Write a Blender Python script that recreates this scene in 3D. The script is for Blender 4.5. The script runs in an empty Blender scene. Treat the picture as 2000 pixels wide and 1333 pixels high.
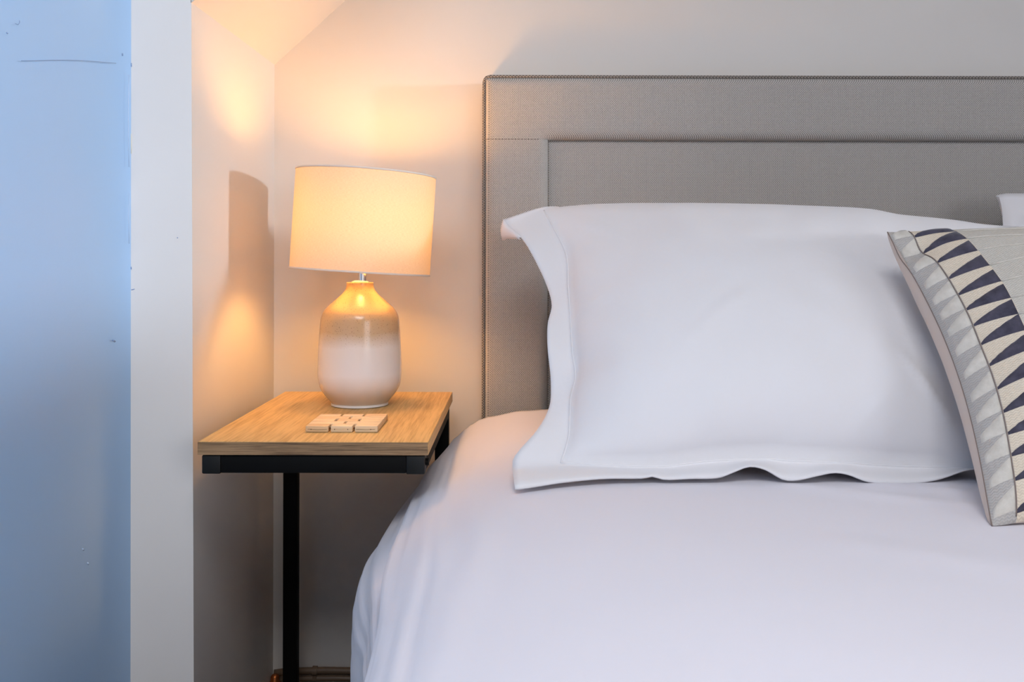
import bpy, bmesh, math, random
from mathutils import Vector, Matrix, noise

random.seed(7)
scene = bpy.context.scene
C = scene.collection

# ------------------------------------------------------------------ camera
F = 1900.0                 # focal length in pixels of the 2000 px wide frame
CX, CY = 1009.0, 506.0     # vanishing point of the depth direction
H = 0.939                  # camera height above the floor
ROLL = 0.0024
cam_d = bpy.data.cameras.new('camera')
cam = bpy.data.objects.new('camera', cam_d); C.objects.link(cam)
cam_d.sensor_width = 36.0
cam_d.lens = 36.0 * F / 2000.0
cam_d.shift_x = -(CX - 1000.0) / 2000.0
cam_d.shift_y = -(666.5 - CY) / 2000.0
cam_d.clip_start = 0.02
cam.location = (0, 0, H)
cam.rotation_euler = (math.pi / 2, -ROLL, 0)
scene.camera = cam

# ------------------------------------------------------------------ world, daylight, exposure
w = bpy.data.worlds.new('world'); scene.world = w; w.use_nodes = True
w.node_tree.nodes['Background'].inputs[0].default_value = (0.62, 0.74, 1.0, 1)
w.node_tree.nodes['Background'].inputs[1].default_value = 1.0

def area(name, loc, target, sx, sy, power, col, spread=180):
    l = bpy.data.lights.new(name, 'AREA'); l.shape = 'RECTANGLE'; l.size = sx; l.size_y = sy
    l.energy = power; l.color = col; l.spread = math.radians(spread)
    o = bpy.data.objects.new(name, l); C.objects.link(o); o.location = loc
    d = Vector(target) - Vector(loc)
    o.rotation_euler = d.to_track_quat('-Z', 'Y').to_euler()
    return o
# low hazy sun coming level through the side window: it reaches only what stands above the sill line
SUN_AZ, SUN_EL = math.radians(18.0), math.radians(2.5)
sun_d = bpy.data.lights.new('low_sun', 'SUN'); sun_d.energy = 1.08; sun_d.angle = math.radians(2.7); sun_d.color = (0.92, 0.97, 1.04)
sun = bpy.data.objects.new('low_sun', sun_d); C.objects.link(sun); sun.location = (6, -1, 2)
sun.rotation_euler = Vector((-math.cos(SUN_EL) * math.cos(SUN_AZ), math.cos(SUN_EL) * math.sin(SUN_AZ), -math.sin(SUN_EL))).to_track_quat('-Z', 'Y').to_euler()
# daylight entering through the front window and the roof window, both outside the frame
area('daylight_front_window', (2.0, -2.12, 1.45), (1.0, 2.0, 0.9), 1.3, 1.2, 21, (0.98, 0.98, 1.0))
area('daylight_roof_window', (-0.02, -0.45, 2.40), (0.0, 0.35, 0.0), 1.0, 1.0, 33, (1.0, 0.98, 0.97))

scene.view_settings.view_transform = 'Standard'
scene.view_settings.look = 'None'
scene.view_settings.gamma = 1.0
scene.view_settings.use_curve_mapping = False
scene.view_settings.exposure = 0.05

# ------------------------------------------------------------------ helpers
def P(px, py, y):
    """world point seen at pixel (px,py) of the 2000x1333 frame at depth y"""
    a, b = px - CX, -(py - CY)
    ca, sa = math.cos(ROLL), math.sin(ROLL)
    X = (a * ca + b * sa) / F * y
    Z = (-a * sa + b * ca) / F * y
    return Vector((X, y, H + Z))

def lin(c):
    return tuple(((v / 255) / 12.92 if v / 255 <= 0.04045 else ((v / 255 + 0.055) / 1.055) ** 2.4) for v in c) + (1,)

def obj(name, verts, faces, material, parent=None, smooth=True, uvs=None):
    me = bpy.data.meshes.new(name)
    me.from_pydata([tuple(v) for v in verts], [], faces)
    if uvs:
        l = me.uv_layers.new(name='UVMap')
        for lp in me.loops: l.data[lp.index].uv = uvs[lp.vertex_index]
    me.update()
    o = bpy.data.objects.new(name, me); C.objects.link(o)
    if material: me.materials.append(material)
    if smooth:
        for p in me.polygons: p.use_smooth = True
    if parent: o.parent = parent
    return o

def bobj(name, bm, material, parent=None, smooth=False, angle=None):
    me = bpy.data.meshes.new(name)
    bmesh.ops.recalc_face_normals(bm, faces=bm.faces)
    bm.to_mesh(me); bm.free()
    o = bpy.data.objects.new(name, me); C.objects.link(o)
    if material: me.materials.append(material)
    if smooth:
        for p in me.polygons: p.use_smooth = True
        if angle: me.set_sharp_from_angle(angle=math.radians(angle))
    if parent: o.parent = parent
    return o

def box_bm(x0, x1, y0, y1, z0, z1, bev=0.0, seg=2, bm=None):
    b = bmesh.new()
    vs = [b.verts.new((x, y, z)) for x in (x0, x1) for y in (y0, y1) for z in (z0, z1)]
    for f in ((0, 1, 3, 2), (4, 6, 7, 5), (0, 4, 5, 1), (2, 3, 7, 6), (0, 2, 6, 4), (1, 5, 7, 3)):
        b.faces.new([vs[i] for i in f])
    bmesh.ops.recalc_face_normals(b, faces=b.faces)
    if bev: bmesh.ops.bevel(b, geom=list(b.edges), offset=bev, segments=seg, profile=0.5, affect='EDGES')
    if bm is not None:
        tmp = bpy.data.meshes.new('tmp'); b.to_mesh(tmp); b.free(); bm.from_mesh(tmp); bpy.data.meshes.remove(tmp)
        return bm
    return b

def box(name, x0, x1, y0, y1, z0, z1, m, parent=None, bev=0.0, seg=2):
    return bobj(name, box_bm(x0, x1, y0, y1, z0, z1, bev, seg), m, parent, smooth=bev > 0, angle=40 if bev else None)

def lathe(name, prof, m, parent=None, n=64, center=(0, 0, 0), sharp=None):
    vs, fs = [], []
    for (r, z) in prof:
        for k in range(n):
            a = 2 * math.pi * k / n
            vs.append((center[0] + r * math.cos(a), center[1] + r * math.sin(a), center[2] + z))
    for i in range(len(prof) - 1):
        for k in range(n):
            fs.append((i * n + k, i * n + (k + 1) % n, (i + 1) * n + (k + 1) % n, (i + 1) * n + k))
    o = obj(name, vs, fs, m, parent)
    bm = bmesh.new(); bm.from_mesh(o.data)
    bmesh.ops.remove_doubles(bm, verts=bm.verts, dist=1e-6)
    bmesh.ops.recalc_face_normals(bm, faces=bm.faces); bm.to_mesh(o.data); bm.free()
    for p in o.data.polygons: p.use_smooth = True
    if sharp: o.data.set_sharp_from_angle(angle=math.radians(sharp))
    return o

def tube(name, pts, r, m, parent=None, n=8, closed=False, caps=True):
    pts = [Vector(p) for p in pts]; N = len(pts); vs, fs = [], []
    up = None
    for i, p in enumerate(pts):
        a = pts[(i - 1) % N] if (closed or i > 0) else p
        b = pts[(i + 1) % N] if (closed or i < N - 1) else p
        t = (b - a).normalized()
        if up is None:
            up = Vector((0, 0, 1)) if abs(t.z) < 0.9 else Vector((1, 0, 0))
        u = (up - t * up.dot(t)).normalized(); v = t.cross(u); up = u
        rr = r[i] if isinstance(r, (list, tuple)) else r
        for k in range(n):
            an = 2 * math.pi * k / n
            vs.append(p + (u * math.cos(an) + v * math.sin(an)) * rr)
    for i in range(N if closed else N - 1):
        j = (i + 1) % N
        for k in range(n):
            fs.append((i * n + k, i * n + (k + 1) % n, j * n + (k + 1) % n, j * n + k))
    if caps and not closed:
        fs.append(tuple(range(n))[::-1]); fs.append(tuple(range((N - 1) * n, N * n)))
    return obj(name, vs, fs, m, parent)

def interp(tab, x):
    """smooth piecewise interpolation of sorted (x, value) pairs (monotone-ish cubic)"""
    if x <= tab[0][0]: return tab[0][1]
    if x >= tab[-1][0]: return tab[-1][1]
    for i in range(len(tab) - 1):
        if tab[i][0] <= x <= tab[i + 1][0]:
            x0, y0 = tab[i]; x1, y1 = tab[i + 1]
            m = (y1 - y0) / (x1 - x0)
            ma = m if i == 0 else (y1 - tab[i - 1][1]) / (x1 - tab[i - 1][0])
            mb = m if i + 2 >= len(tab) else (tab[i + 2][1] - y0) / (tab[i + 2][0] - x0)
            t = (x - x0) / (x1 - x0); h = x1 - x0
            return ((2 * t**3 - 3 * t**2 + 1) * y0 + (t**3 - 2 * t**2 + t) * h * ma
                    + (-2 * t**3 + 3 * t**2) * y1 + (t**3 - t**2) * h * mb)

def nz(x, y, z=0.0): return noise.noise(Vector((x, y, z)))
def ss(a, b, x):
    t = min(1, max(0, (x - a) / (b - a))); return t * t * (3 - 2 * t)

def empty(name, loc):
    o = bpy.data.objects.new(name, None); C.objects.link(o); o.location = loc; o.empty_display_size = 0.05
    return o
def adopt(root):
    """parts are modelled in world space: keep them there under a root that stands at the thing's base"""
    for ch in root.children:
        ch.matrix_parent_inverse = Matrix.Translation(root.location).inverted()
def tag(o, label, cat, group=None, kind=None):
    o['label'] = label; o['category'] = cat
    if group: o['group'] = group
    if kind: o['kind'] = kind
def struct(o, label, cat):
    o['kind'] = 'structure'; o['label'] = label; o['category'] = cat
    return o

# ------------------------------------------------------------------ materials
def mat(name, col, rough=0.6, metal=0.0, spec=0.5, **kw):
    m = bpy.data.materials.new(name); m.use_nodes = True
    b = m.node_tree.nodes['Principled BSDF']
    b.inputs['Base Color'].default_value = col if len(col) == 4 else tuple(col) + (1,)
    b.inputs['Roughness'].default_value = rough; b.inputs['Metallic'].default_value = metal
    b.inputs['Specular IOR Level'].default_value = spec
    for k, v in kw.items(): b.inputs[k].default_value = v
    return m
def nodes(m): return m.node_tree.nodes, m.node_tree.links, m.node_tree.nodes['Principled BSDF']
def add(nt, t, **kw):
    n = nt.new(t)
    for k, v in kw.items(): setattr(n, k, v)
    return n
def coords(N, L, kind='Object', scale=(1, 1, 1)):
    tc = N.new('ShaderNodeTexCoord'); mp = N.new('ShaderNodeMapping')
    L.new(tc.outputs[kind], mp.inputs[0]); mp.inputs['Scale'].default_value = scale
    return mp.outputs[0]
def noise_n(N, L, vec, scale, detail=3, rough=0.5):
    n = N.new('ShaderNodeTexNoise'); n.inputs['Scale'].default_value = scale
    n.inputs['Detail'].default_value = detail; n.inputs['Roughness'].default_value = rough
    L.new(vec, n.inputs['Vector']); return n.outputs['Fac']
def ramp(N, L, fac, stops):
    r = N.new('ShaderNodeValToRGB'); e = r.color_ramp.elements
    while len(e) < len(stops): e.new(0.5)
    for i, (p, c) in enumerate(stops): e[i].position = p; e[i].color = c
    L.new(fac, r.inputs[0]); return r.outputs[0]
def bump(N, L, b, hgt, strength, dist=0.001):
    n = N.new('ShaderNodeBump'); n.inputs['Strength'].default_value = strength; n.inputs['Distance'].default_value = dist
    L.new(hgt, n.inputs['Height']); L.new(n.outputs[0], b.inputs['Normal']); return n
def mth(N, L, op, a, b=None):
    n = N.new('ShaderNodeMath'); n.operation = op
    for i, v in enumerate((a, b)):
        if v is None: continue
        if isinstance(v, (int, float)): n.inputs[i].default_value = v
        else: L.new(v, n.inputs[i])
    return n.outputs[0]

def paint(name, col, rough=0.6, var=0.03):
    m = mat(name, lin(col), rough, spec=0.3); N, L, b = nodes(m)
    v = coords(N, L); f = noise_n(N, L, v, 2.5, 4)
    c = lin(col); d = tuple(x * (1 - var * 2) for x in c[:3]) + (1,)
    L.new(ramp(N, L, f, [(0.3, d), (0.7, c)]), b.inputs['Base Color'])
    bump(N, L, b, noise_n(N, L, v, 260, 2), 0.08, 0.0006)
    return m
M = {}
M['white_wall'] = paint('white_wall_paint', (221, 216, 210))
M['nib'] = paint('white_gloss_paint', (236, 231, 226), 0.45)
M['blue'] = paint('blue_wall_paint', (166, 201, 238), 0.42, 0.02)
M['blue_edge'] = paint('pale_blue_paint_edge', (188, 210, 238), 0.4)
M['mark'] = mat('dull_scuff', lin((132, 154, 190)), 0.7)
M['filler'] = mat('cream_old_paint', lin((222, 218, 204)), 0.6)
M['floor'] = mat('dark_floor', lin((92, 74, 60)), 0.7)
M['copper'] = mat('painted_pipe', lin((112, 92, 74)), 0.45)
M['brass'] = mat('copper_fitting', lin((190, 110, 60)), 0.35, 0.9)
M['black'] = mat('black_powder_coated_steel', lin((12, 12, 12)), 0.65, 0.0, 0.12)
M['plastic'] = mat('black_plastic', lin((20, 21, 20)), 0.55, 0.0, 0.3)
M['chrome'] = mat('chrome', (0.82, 0.82, 0.84), 0.12, 1.0)
M['white_plastic'] = mat('white_plastic', lin((235, 232, 222)), 0.35)
M['window'] = mat('white_window_frame', lin((236, 236, 236)), 0.4)

def wood(name, light, dark, grain_axis, fine=1.0):
    m = mat(name, lin(light), 0.48, spec=0.35); N, L, b = nodes(m)
    sc = {'x': (9, 330, 330), 'y': (230, 9, 230)}[grain_axis]
    v = coords(N, L, 'Object', tuple(s * fine for s in sc))
    f = noise_n(N, L, v, 1.0, 6, 0.65)
    v2 = coords(N, L, 'Object', tuple(s * fine * 0.2 for s in sc))
    g = noise_n(N, L, v2, 1.3, 3)
    s = mth(N, L, 'ADD', mth(N, L, 'MULTIPLY', f, 0.65), mth(N, L, 'MULTIPLY', g, 0.35))
    L.new(ramp(N, L, s, [(0.33, lin(dark)), (0.55, lin(light)), (0.75, lin(tuple(min(255, c * 1.05) for c in light)))]), b.inputs['Base Color'])
    bump(N, L, b, f, 0.25, 0.0006)
    return m
M['oak_top'] = wood('oak_laminate', (214, 175, 114), (172, 130, 76), 'y')
M['oak_edge'] = wood('oak_edge_band', (160, 128, 94), (84, 63, 44), 'x', 1.6)
M['pine'] = wood('pale_pine', (236, 210, 174), (212, 178, 136), 'x', 0.35)
M['pine2'] = wood('honey_pine', (230, 196, 154), (202, 162, 118), 'x', 0.4)
M['cord'] = mat('dark_cord', lin((84, 60, 42)), 0.9)

def cloth(name, col, scale=1500, wr=0.25, wscale=9, rough=0.85, sheen=0.15):
    m = mat(name, lin(col), rough, spec=0.2); N, L, b = nodes(m)
    b.inputs['Sheen Weight'].default_value = sheen
    v = coords(N, L)
    a = noise_n(N, L, v, wscale, 4, 0.55); f = noise_n(N, L, v, scale, 1)
    s = mth(N, L, 'ADD', mth(N, L, 'MULTIPLY', a, 6.0), mth(N, L, 'MULTIPLY', f, 0.12))
    bump(N, L, b, s, wr, 0.0012)
    return m
M['duvet'] = cloth('white_cotton_duvet', (226, 223, 230), wr=0.30, wscale=7)
M['pillow'] = cloth('white_cotton_pillowcase', (227, 225, 227), wr=0.28, wscale=10)
M['mattress'] = cloth('mattress_ticking', (225, 222, 216))
M['beige_back'] = cloth('beige_cushion_back', (206, 190, 178), wscale=20)

# woven headboard fabric: staggered dark dots between pale threads
def weave(name, light, dark, pitch=0.0042):
    m = mat(name, lin(light), 0.9, spec=0.15); N, L, b = nodes(m)
    tc = N.new('ShaderNodeTexCoord'); sp = N.new('ShaderNodeSeparateXYZ'); L.new(tc.outputs['Object'], sp.inputs[0])
    k = 2 * math.pi / pitch
    x = mth(N, L, 'MULTIPLY', mth(N, L, 'ADD', sp.outputs[0], mth(N, L, 'MULTIPLY', sp.outputs[1], 1.0)), k * 0.5)
    z = mth(N, L, 'MULTIPLY', sp.outputs[2], k * 0.62)
    a = mth(N, L, 'SINE', mth(N, L, 'ADD', x, z)); c = mth(N, L, 'SINE', mth(N, L, 'SUBTRACT', x, z))
    h = mth(N, L, 'ADD', mth(N, L, 'MULTIPLY', mth(N, L, 'ADD', a, c), 0.25), 0.5)
    n = noise_n(N, L, tc.outputs['Object'], 700, 2)
    h2 = mth(N, L, 'ADD', h, mth(N, L, 'MULTIPLY', mth(N, L, 'SUBTRACT', n, 0.5), 0.35))
    L.new(ramp(N, L, h2, [(0.18, lin(dark)), (0.52, lin(light))]), b.inputs['Base Color'])
    bump(N, L, b, h2, 0.6, 0.001)
    b.inputs['Sheen Weight'].default_value = 0.1
    return m
M['weave'] = weave('grey_woven_upholstery', (197, 192, 186), (82, 77, 73), 0.0023)
M['piping'] = weave('grey_twisted_piping', (150, 142, 134), (58, 53, 50), 0.0034)

# ------------------------------------------------------------------ the room
XL, XN, YB, YN = -0.5286, -0.624, 2.12, 1.59       # alcove wall, blue wall, back wall, nib face
XR, YF, ZC = 3.4, -2.2, 2.35
ZE, SL = P(536, 129, YB).z, math.tan(math.radians(42.4))
XE = XL + (ZC - ZE) / SL
T = 0.12
struct(box('floor', XN - T, XR + T, YF - T, YB + T, -0.1, 0.0, M['floor']), 'dark floor under the bed and side table', 'floor')
struct(box('wall_back', XL - T, XR + T, YB, YB + T, 0.0, ZC, M['white_wall']), 'white wall behind the lamp and grey headboard', 'wall')
# alcove wall on the left of the lamp, its near corner leaning a little
def wall_left_alcove():
    b = bmesh.new(); zt = ZC
    c = lambda z: P(378.5 - 8.5 * (0.5 - (H - z) / 1.2), 0, YN).x
    vs = []
    rows = [0.0, 0.4, 0.8, 1.1, 1.38, zt]
    xe = [c(z) if z < 1.4 else c(1.4) for z in rows]
    for z, x in zip(rows, xe):
        vs.append((x, YN, z)); vs.append((XL, YB, z)); vs.append((XL - 0.3, YB, z)); vs.append((XL - 0.3, YN, z))
    fs = []
    for i in range(len(rows) - 1):
        a, d = i * 4, (i + 1) * 4
        fs.append((a, a + 1, d + 1, d))
    return obj('wall_left_alcove', vs, fs, M['white_wall'], smooth=False), xe, rows
wa, xe, rows = wall_left_alcove()
struct(wa, 'white alcove side wall next to the lamp', 'wall')
# white return facing the room
vs, fs = [], []
xb = lambda z: P(254.5 + 1.5 * (H - z), 0, YN).x
for z, x in zip(rows, xe): vs += [(xb(z), YN, z), (x, YN, z)]
for i in range(len(rows) - 1): fs.append((i * 2, i * 2 + 1, i * 2 + 3, i * 2 + 2))
nib = struct(obj('wall_left_return', vs, fs, M['nib'], smooth=False), 'narrow white painted wall return beside the blue wall', 'wall')
# blue wall running towards the viewer
vs, fs = [], []
for z in rows: vs += [(xb(z), YN, z), (XN, YF, z)]
for i in range(len(rows) - 1): fs.append((i * 2, i * 2 + 1, i * 2 + 3, i * 2 + 2))
blue = struct(obj('wall_left', vs, fs, M['blue'], smooth=False), 'pale blue painted wall at the left edge', 'wall')
def on_blue(px, py):
    # depth where the pixel ray meets the blue wall
    lo, hi = 0.9, 1.59
    y = XN * F / (px - CX)
    return P(px, py, min(y, 1.588))
def mark(name, pix, r, m, parent=blue, off=0.0):
    return tube(name, [on_blue(*q) + Vector((off, 0, 0)) for q in pix], r, m, parent, n=6)
mark('hairline_crack', [(40, 123.5), (70, 123), (100, 122), (130, 121.6), (160, 122.5), (190, 124.5), (225, 127.5)], 0.0004, M['mark'])
mark('scuff', [(28, 51), (33, 53), (36, 49), (36, 45)], 0.0005, M['mark'])
mark('scuff', [(11, 69), (12.5, 70)], 0.001, M['mark'])
mark('scuff', [(237, 108), (237.5, 113)], 0.0012, M['mark'])
mark('scuff', [(221, 669), (225, 671)], 0.0016, M['mark'])
mark('scuff', [(164, 1077), (166, 1079)], 0.0012, M['blue_edge'])
mark('scuff', [(174, 1104), (176, 1107)], 0.0012, M['blue_edge'])
mark('paint_edge', [(249.5, 150), (248, 200), (248.5, 260), (250, 330)], 0.0007, M['blue_edge'], off=0.001)
mark('paint_edge', [(250.5, 380), (250, 430), (251, 480)], 0.0006, M['blue_edge'], off=0.001)
def nibmark(name, pix, r, m): return tube(name, [P(a, b, YN - 0.0002) for a, b in pix], r, m, nib, n=6)
nibmark('paint_chip', [(254.5, 265), (255, 285), (255, 304)], 0.0012, M['filler'])
nibmark('paint_chip', [(254.5, 127), (254.8, 134)], 0.001, M['mark'])
nibmark('paint_chip', [(256, 525), (256.5, 530)], 0.001, M['mark'])
nibmark('paint_nick', [(257, 570), (260, 569.5), (263, 568.5)], 0.0007, M['mark'])
nibmark('paint_nick', [(346, 467.5), (347, 468.5)], 0.0009, M['mark'])
# sloping ceiling of the alcove, its cheek, and the flat ceiling
th = 0.04
vs = [(XL - 0.03, YN + 0.002, ZE - 0.03 * SL), (XE, YN + 0.002, ZC), (XE, YB + T, ZC), (XL - 0.03, YB + T, ZE - 0.03 * SL)]
vs += [(a, b, c + th) for a, b, c in vs]
struct(obj('ceiling_slope', vs, [(0, 3, 2, 1), (4, 5, 6, 7), (0, 1, 5, 4), (1, 2, 6, 5), (2, 3, 7, 6), (3, 0, 4, 7)], M['white_wall'], smooth=False),
       'sloping white ceiling above the lamp', 'ceiling')
vs = [(XL - 0.005, YN, ZE - 0.005 * SL), (XE, YN, ZC), (XL - 0.005, YN, ZC)]
vs += [(a, b + 0.03, c + (0.02 if k == 0 else 0)) for k, (a, b, c) in enumerate(vs)]
struct(obj('ceiling_cheek', vs, [(0, 1, 2), (3, 5, 4), (0, 3, 4, 1), (1, 4, 5, 2), (2, 5, 3, 0)], M['white_wall'], smooth=False), 'white cheek above the alcove slope', 'ceiling')
rx0, rx1, ry0, ry1 = -0.57, 0.53, -1.00, 0.10
b = bmesh.new()
for q in ((XN - T, rx0, YF - T, YB + T), (rx1, XR + T, YF - T, YB + T), (rx0, rx1, YF - T, ry0), (rx0, rx1, ry1, YB + T)): box_bm(*q, ZC, ZC + 0.1, bm=b)
struct(bobj('ceiling', b, M['white_wall']), 'flat white ceiling', 'ceiling')
b = bmesh.new()
for q in ((rx0, rx0 + .05, ry0, ry1), (rx1 - .05, rx1, ry0, ry1), (rx0 + .05, rx1 - .05, ry0, ry0 + .05), (rx0 + .05, rx1 - .05, ry1 - .05, ry1)): box_bm(*q, ZC + .02, ZC + 0.08, bm=b)
struct(bobj('window_3', b, M['window']), 'white framed roof window overhead', 'window')
# right and front walls with their windows (outside the frame)
def wall_hole(name, axis, pos, a0, a1, h0, h1, w0, w1, z0, z1, m, label):
    b = bmesh.new()
    for (p, q, r, s) in ((a0, a1, h0, z0), (a0, a1, z1, h1), (a0, w0, z0, z1), (w1, a1, z0, z1)):
        if axis == 'x': box_bm(pos, pos + T, p, q, r, s, bm=b)
        else: box_bm(p, q, pos - T, pos, r, s, bm=b)
    return struct(bobj(name, b, m), label, 'wall')
wall_hole('wall_right', 'x', XR, YF, YB, 0, ZC, -0.30, 1.06, 0.97, 2.05, M['white_wall'], 'white wall on the window side')
wall_hole('wall_front', 'y', YF, XN, XR, 0, ZC, 1.3, 2.7, 0.78, 2.12, M['white_wall'], 'white wall behind the viewer')
b = bmesh.new()
for q in ((XR + .05, XR + .09, -0.30, -0.26, 0.97, 2.05), (XR + .05, XR + .09, 1.02, 1.06, 0.97, 2.05), (XR + .05, XR + .09, -0.30, 1.06, 0.97, 1.01), (XR + .05, XR + .09, -0.30, 1.06, 2.01, 2.05)):
    box_bm(*q, bm=b)
struct(bobj('window_1', b, M['window']), 'white framed window in the side wall', 'window')
b = bmesh.new()
for q in ((1.3, 1.35, YF - .1, YF - .05, .78, 2.12), (2.65, 2.7, YF - .1, YF - .05, .78, 2.12), (1.98, 2.02, YF - .1, YF - .05, .78, 2.12), (1.3, 2.7, YF - .1, YF - .05, .78, .83), (1.3, 2.7, YF - .1, YF - .05, 2.07, 2.12)):
    box_bm(*q, bm=b)
struct(bobj('window_2', b, M['window']), 'wide white framed window behind the viewer', 'window')

# ------------------------------------------------------------------ bed with upholstered headboard
HB_Y, HB_BACK = 2.035, 2.112
hx0 = P(945, 400, HB_Y).x; hx1 = 1.755
hz1 = P(950, 149, HB_Y).z; iz1 = P(1070, 272, HB_Y).z
ix0 = P(1070, 400, HB_Y).x; ix1 = hx1 - (ix0 - hx0)
bed = empty('bed', (0.85, 1.05, 0))
tag(bed, 'double bed with a grey woven headboard, made up in white', 'bed')
def padded(name, x0, x1, z0, z1, yf, yb, puff, edge, m, parent, nx=40, nzz=24, dist=None):
    """upholstered panel: rounded at its rim, full in the middle"""
    vs, fs = [], []
    def prm(n):      # denser near the ends
        return [0.5 - 0.5 * math.cos(math.pi * k / n) for k in range(n + 1)]
    us, ws = prm(nx), prm(nzz)
    for wv in ws:
        for u in us:
            X = x0 + (x1 - x0) * u; Z = z0 + (z1 - z0) * wv
            d = dist(X, Z) if dist else min(X - x0, x1 - X, Z - z0, z1 - Z)
            t = min(1, d / edge); hgt = math.sqrt(max(0, 1 - (1 - t) ** 2))
            vs.append((X, yf + puff * (1 - hgt), Z))
    n = nx + 1
    for j in range(nzz):
        for i in range(nx): fs.append((j * n + i, j * n + i + 1, (j + 1) * n + i + 1, (j + 1) * n + i))
    # sides to the back
    ring = list(range(n)) + [j * n + nx for j in range(1, nzz + 1)] + [nzz * n + i for i in range(nx - 1, -1, -1)] + [j * n for j in range(nzz - 1, 0, -1)]
    base = len(vs)
    for k in ring: vs.append((vs[k][0], yb, vs[k][2]))
    R = len(ring)
    for k in range(R): fs.append((ring[k], base + k, base + (k + 1) % R, ring[(k + 1) % R]))
    fs.append(tuple(base + k for k in range(R)))
    return obj(name, vs, fs, m, parent)
hzb = 0.25
def border_d(X, Z):
    do = min(X - hx0, hx1 - X, hz1 - Z)
    dx = max(ix0 - X, X - ix1); dz = Z - iz1
    di = math.hypot(max(dx, 0), max(dz, 0)) if (dx > 0 or dz > 0) else 0
    return max(0, min(do, di))
padded('headboard_top_panel', hx0, hx1, iz1, hz1, HB_Y, HB_BACK, 0.019, 0.019, M['weave'], bed, 120, 24, border_d)
padded('headboard_side_panel', hx0, ix0, hzb, iz1, HB_Y, HB_BACK, 0.019, 0.019, M['weave'], bed, 24, 50, border_d)
padded('headboard_side_panel', ix1, hx1, hzb, iz1, HB_Y, HB_BACK, 0.019, 0.019, M['weave'], bed, 24, 50, border_d)
padded('headboard_centre_panel', ix0, ix1, hzb, iz1, HB_Y + 0.021, HB_BACK, 0.004, 0.03, M['weave'], bed, 60, 40)
for a_, b_ in ((hx0 + .004, ix0 - .012), (ix1 + .012, hx1 - .004)):
    tube('panel_seam', [(a_, HB_Y + .0030, iz1), (a_ + .016, HB_Y + .0002, iz1), (b_ - .01, HB_Y + .0002, iz1), (b_, HB_Y + .003, iz1)], 0.0009, M['piping'], bed, 6)
yp = HB_Y + 0.010
rp = 0.0034
pp = [(hx0 - 0.001, yp, hzb)] + [(hx0 - 0.001, yp, hzb + (hz1 - 0.012 - hzb) * k / 30) for k in range(1, 31)]
pp += [(hx0 - 0.001 + 0.012 * (1 - math.cos(a)), yp, hz1 - 0.012 + 0.013 * math.sin(a)) for a in (0.5, 1.0, 1.57)]
pp += [(hx0 + 0.011 + (hx1 - 0.011 - hx0 - 0.011) * k / 60, yp, hz1 + 0.001) for k in range(1, 61)]
pp += [(hx1 + 0.001, yp, hz1 - 0.012), (hx1 + 0.001, yp, hzb)]
tube('piping', pp, rp, M['piping'], bed, 10)
# bulging side boxing outside the piping
vs, fs = [], []
for k in range(25):
    z = hzb + (hz1 - 0.006 - hzb) * k / 24
    for a in range(7):
        t = a / 6; vs.append((hx0 - 0.0055 * math.sin(math.pi * t) ** 0.6, HB_Y + 0.012 + (HB_BACK - HB_Y - 0.012) * t, z))
for k in range(24):
    for a in range(6): fs.append((k * 7 + a, k * 7 + a + 1, (k + 1) * 7 + a + 1, (k + 1) * 7 + a))
obj('side_boxing', vs, fs, M['weave'], bed)
box('divan_base', 0.0, 1.69, 0.10, 2.03, 0.10, 0.36, M['weave'], bed, 0.02)
box('mattress', -0.02, 1.71, 0.08, 2.03, 0.362, 0.585, M['mattress'], bed, 0.05, 4)
for lx in (0.1, 1.58):
    for ly in (0.2, 1.9): box('leg', lx - .03, lx + .03, ly - .03, ly + .03, 0.0, 0.10, M['black'], bed)
adopt(bed)

# ------------------------------------------------------------------ duvet
def rz(v): return H + v
# left profile control points (x, z rel. to the eye) at several depths, inner -> hem
prof = [
 (1.975,[(.40,-.302),(.20,-.301),(.06,-.304),(-.06,-.322),(-.110,-.352),(-.140,-.385),(-.155,-.415),(-.163,-.45),(-.168,-.52),(-.172,-.60),(-.175,-.75)]),
 (1.75, [(.40,-.314),(.20,-.313),(.05,-.311),(-.065,-.330),(-.120,-.352),(-.153,-.376),(-.163,-.396),(-.176,-.425),(-.184,-.50),(-.188,-.60),(-.190,-.75)]),
 (1.60, [(.40,-.315),(.20,-.314),(.05,-.313),(-.065,-.332),(-.122,-.354),(-.158,-.380),(-.168,-.402),(-.204,-.440),(-.220,-.50),(-.222,-.60),(-.220,-.75)]),
 (1.45, [(.40,-.316),(.20,-.315),(.05,-.315),(-.065,-.334),(-.124,-.356),(-.161,-.384),(-.171,-.410),(-.224,-.462),(-.242,-.515),(-.243,-.62),(-.240,-.75)]),
 (1.22, [(.40,-.310),(.20,-.310),(.05,-.317),(-.060,-.336),(-.120,-.358),(-.157,-.387),(-.164,-.414),(-.183,-.465),(-.193,-.53),(-.195,-.62),(-.193,-.75)]),
 (1.00, [(.40,-.308),(.20,-.309),(.05,-.318),(-.055,-.338),(-.108,-.362),(-.142,-.396),(-.149,-.430),(-.154,-.475),(-.157,-.53),(-.158,-.62),(-.158,-.75)]),
 (0.60, [(.40,-.308),(.20,-.309),(.05,-.318),(-.055,-.338),(-.105,-.362),(-.140,-.398),(-.155,-.44),(-.165,-.49),(-.170,-.55),(-.175,-.64),(-.175,-.75)]),
 (0.00, [(.40,-.308),(.20,-.309),(.05,-.318),(-.055,-.338),(-.105,-.362),(-.140,-.398),(-.155,-.44),(-.165,-.49),(-.170,-.55),(-.175,-.64),(-.175,-.75)]),
]
prof.sort(key=lambda p: p[0])
NP = 11
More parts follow.
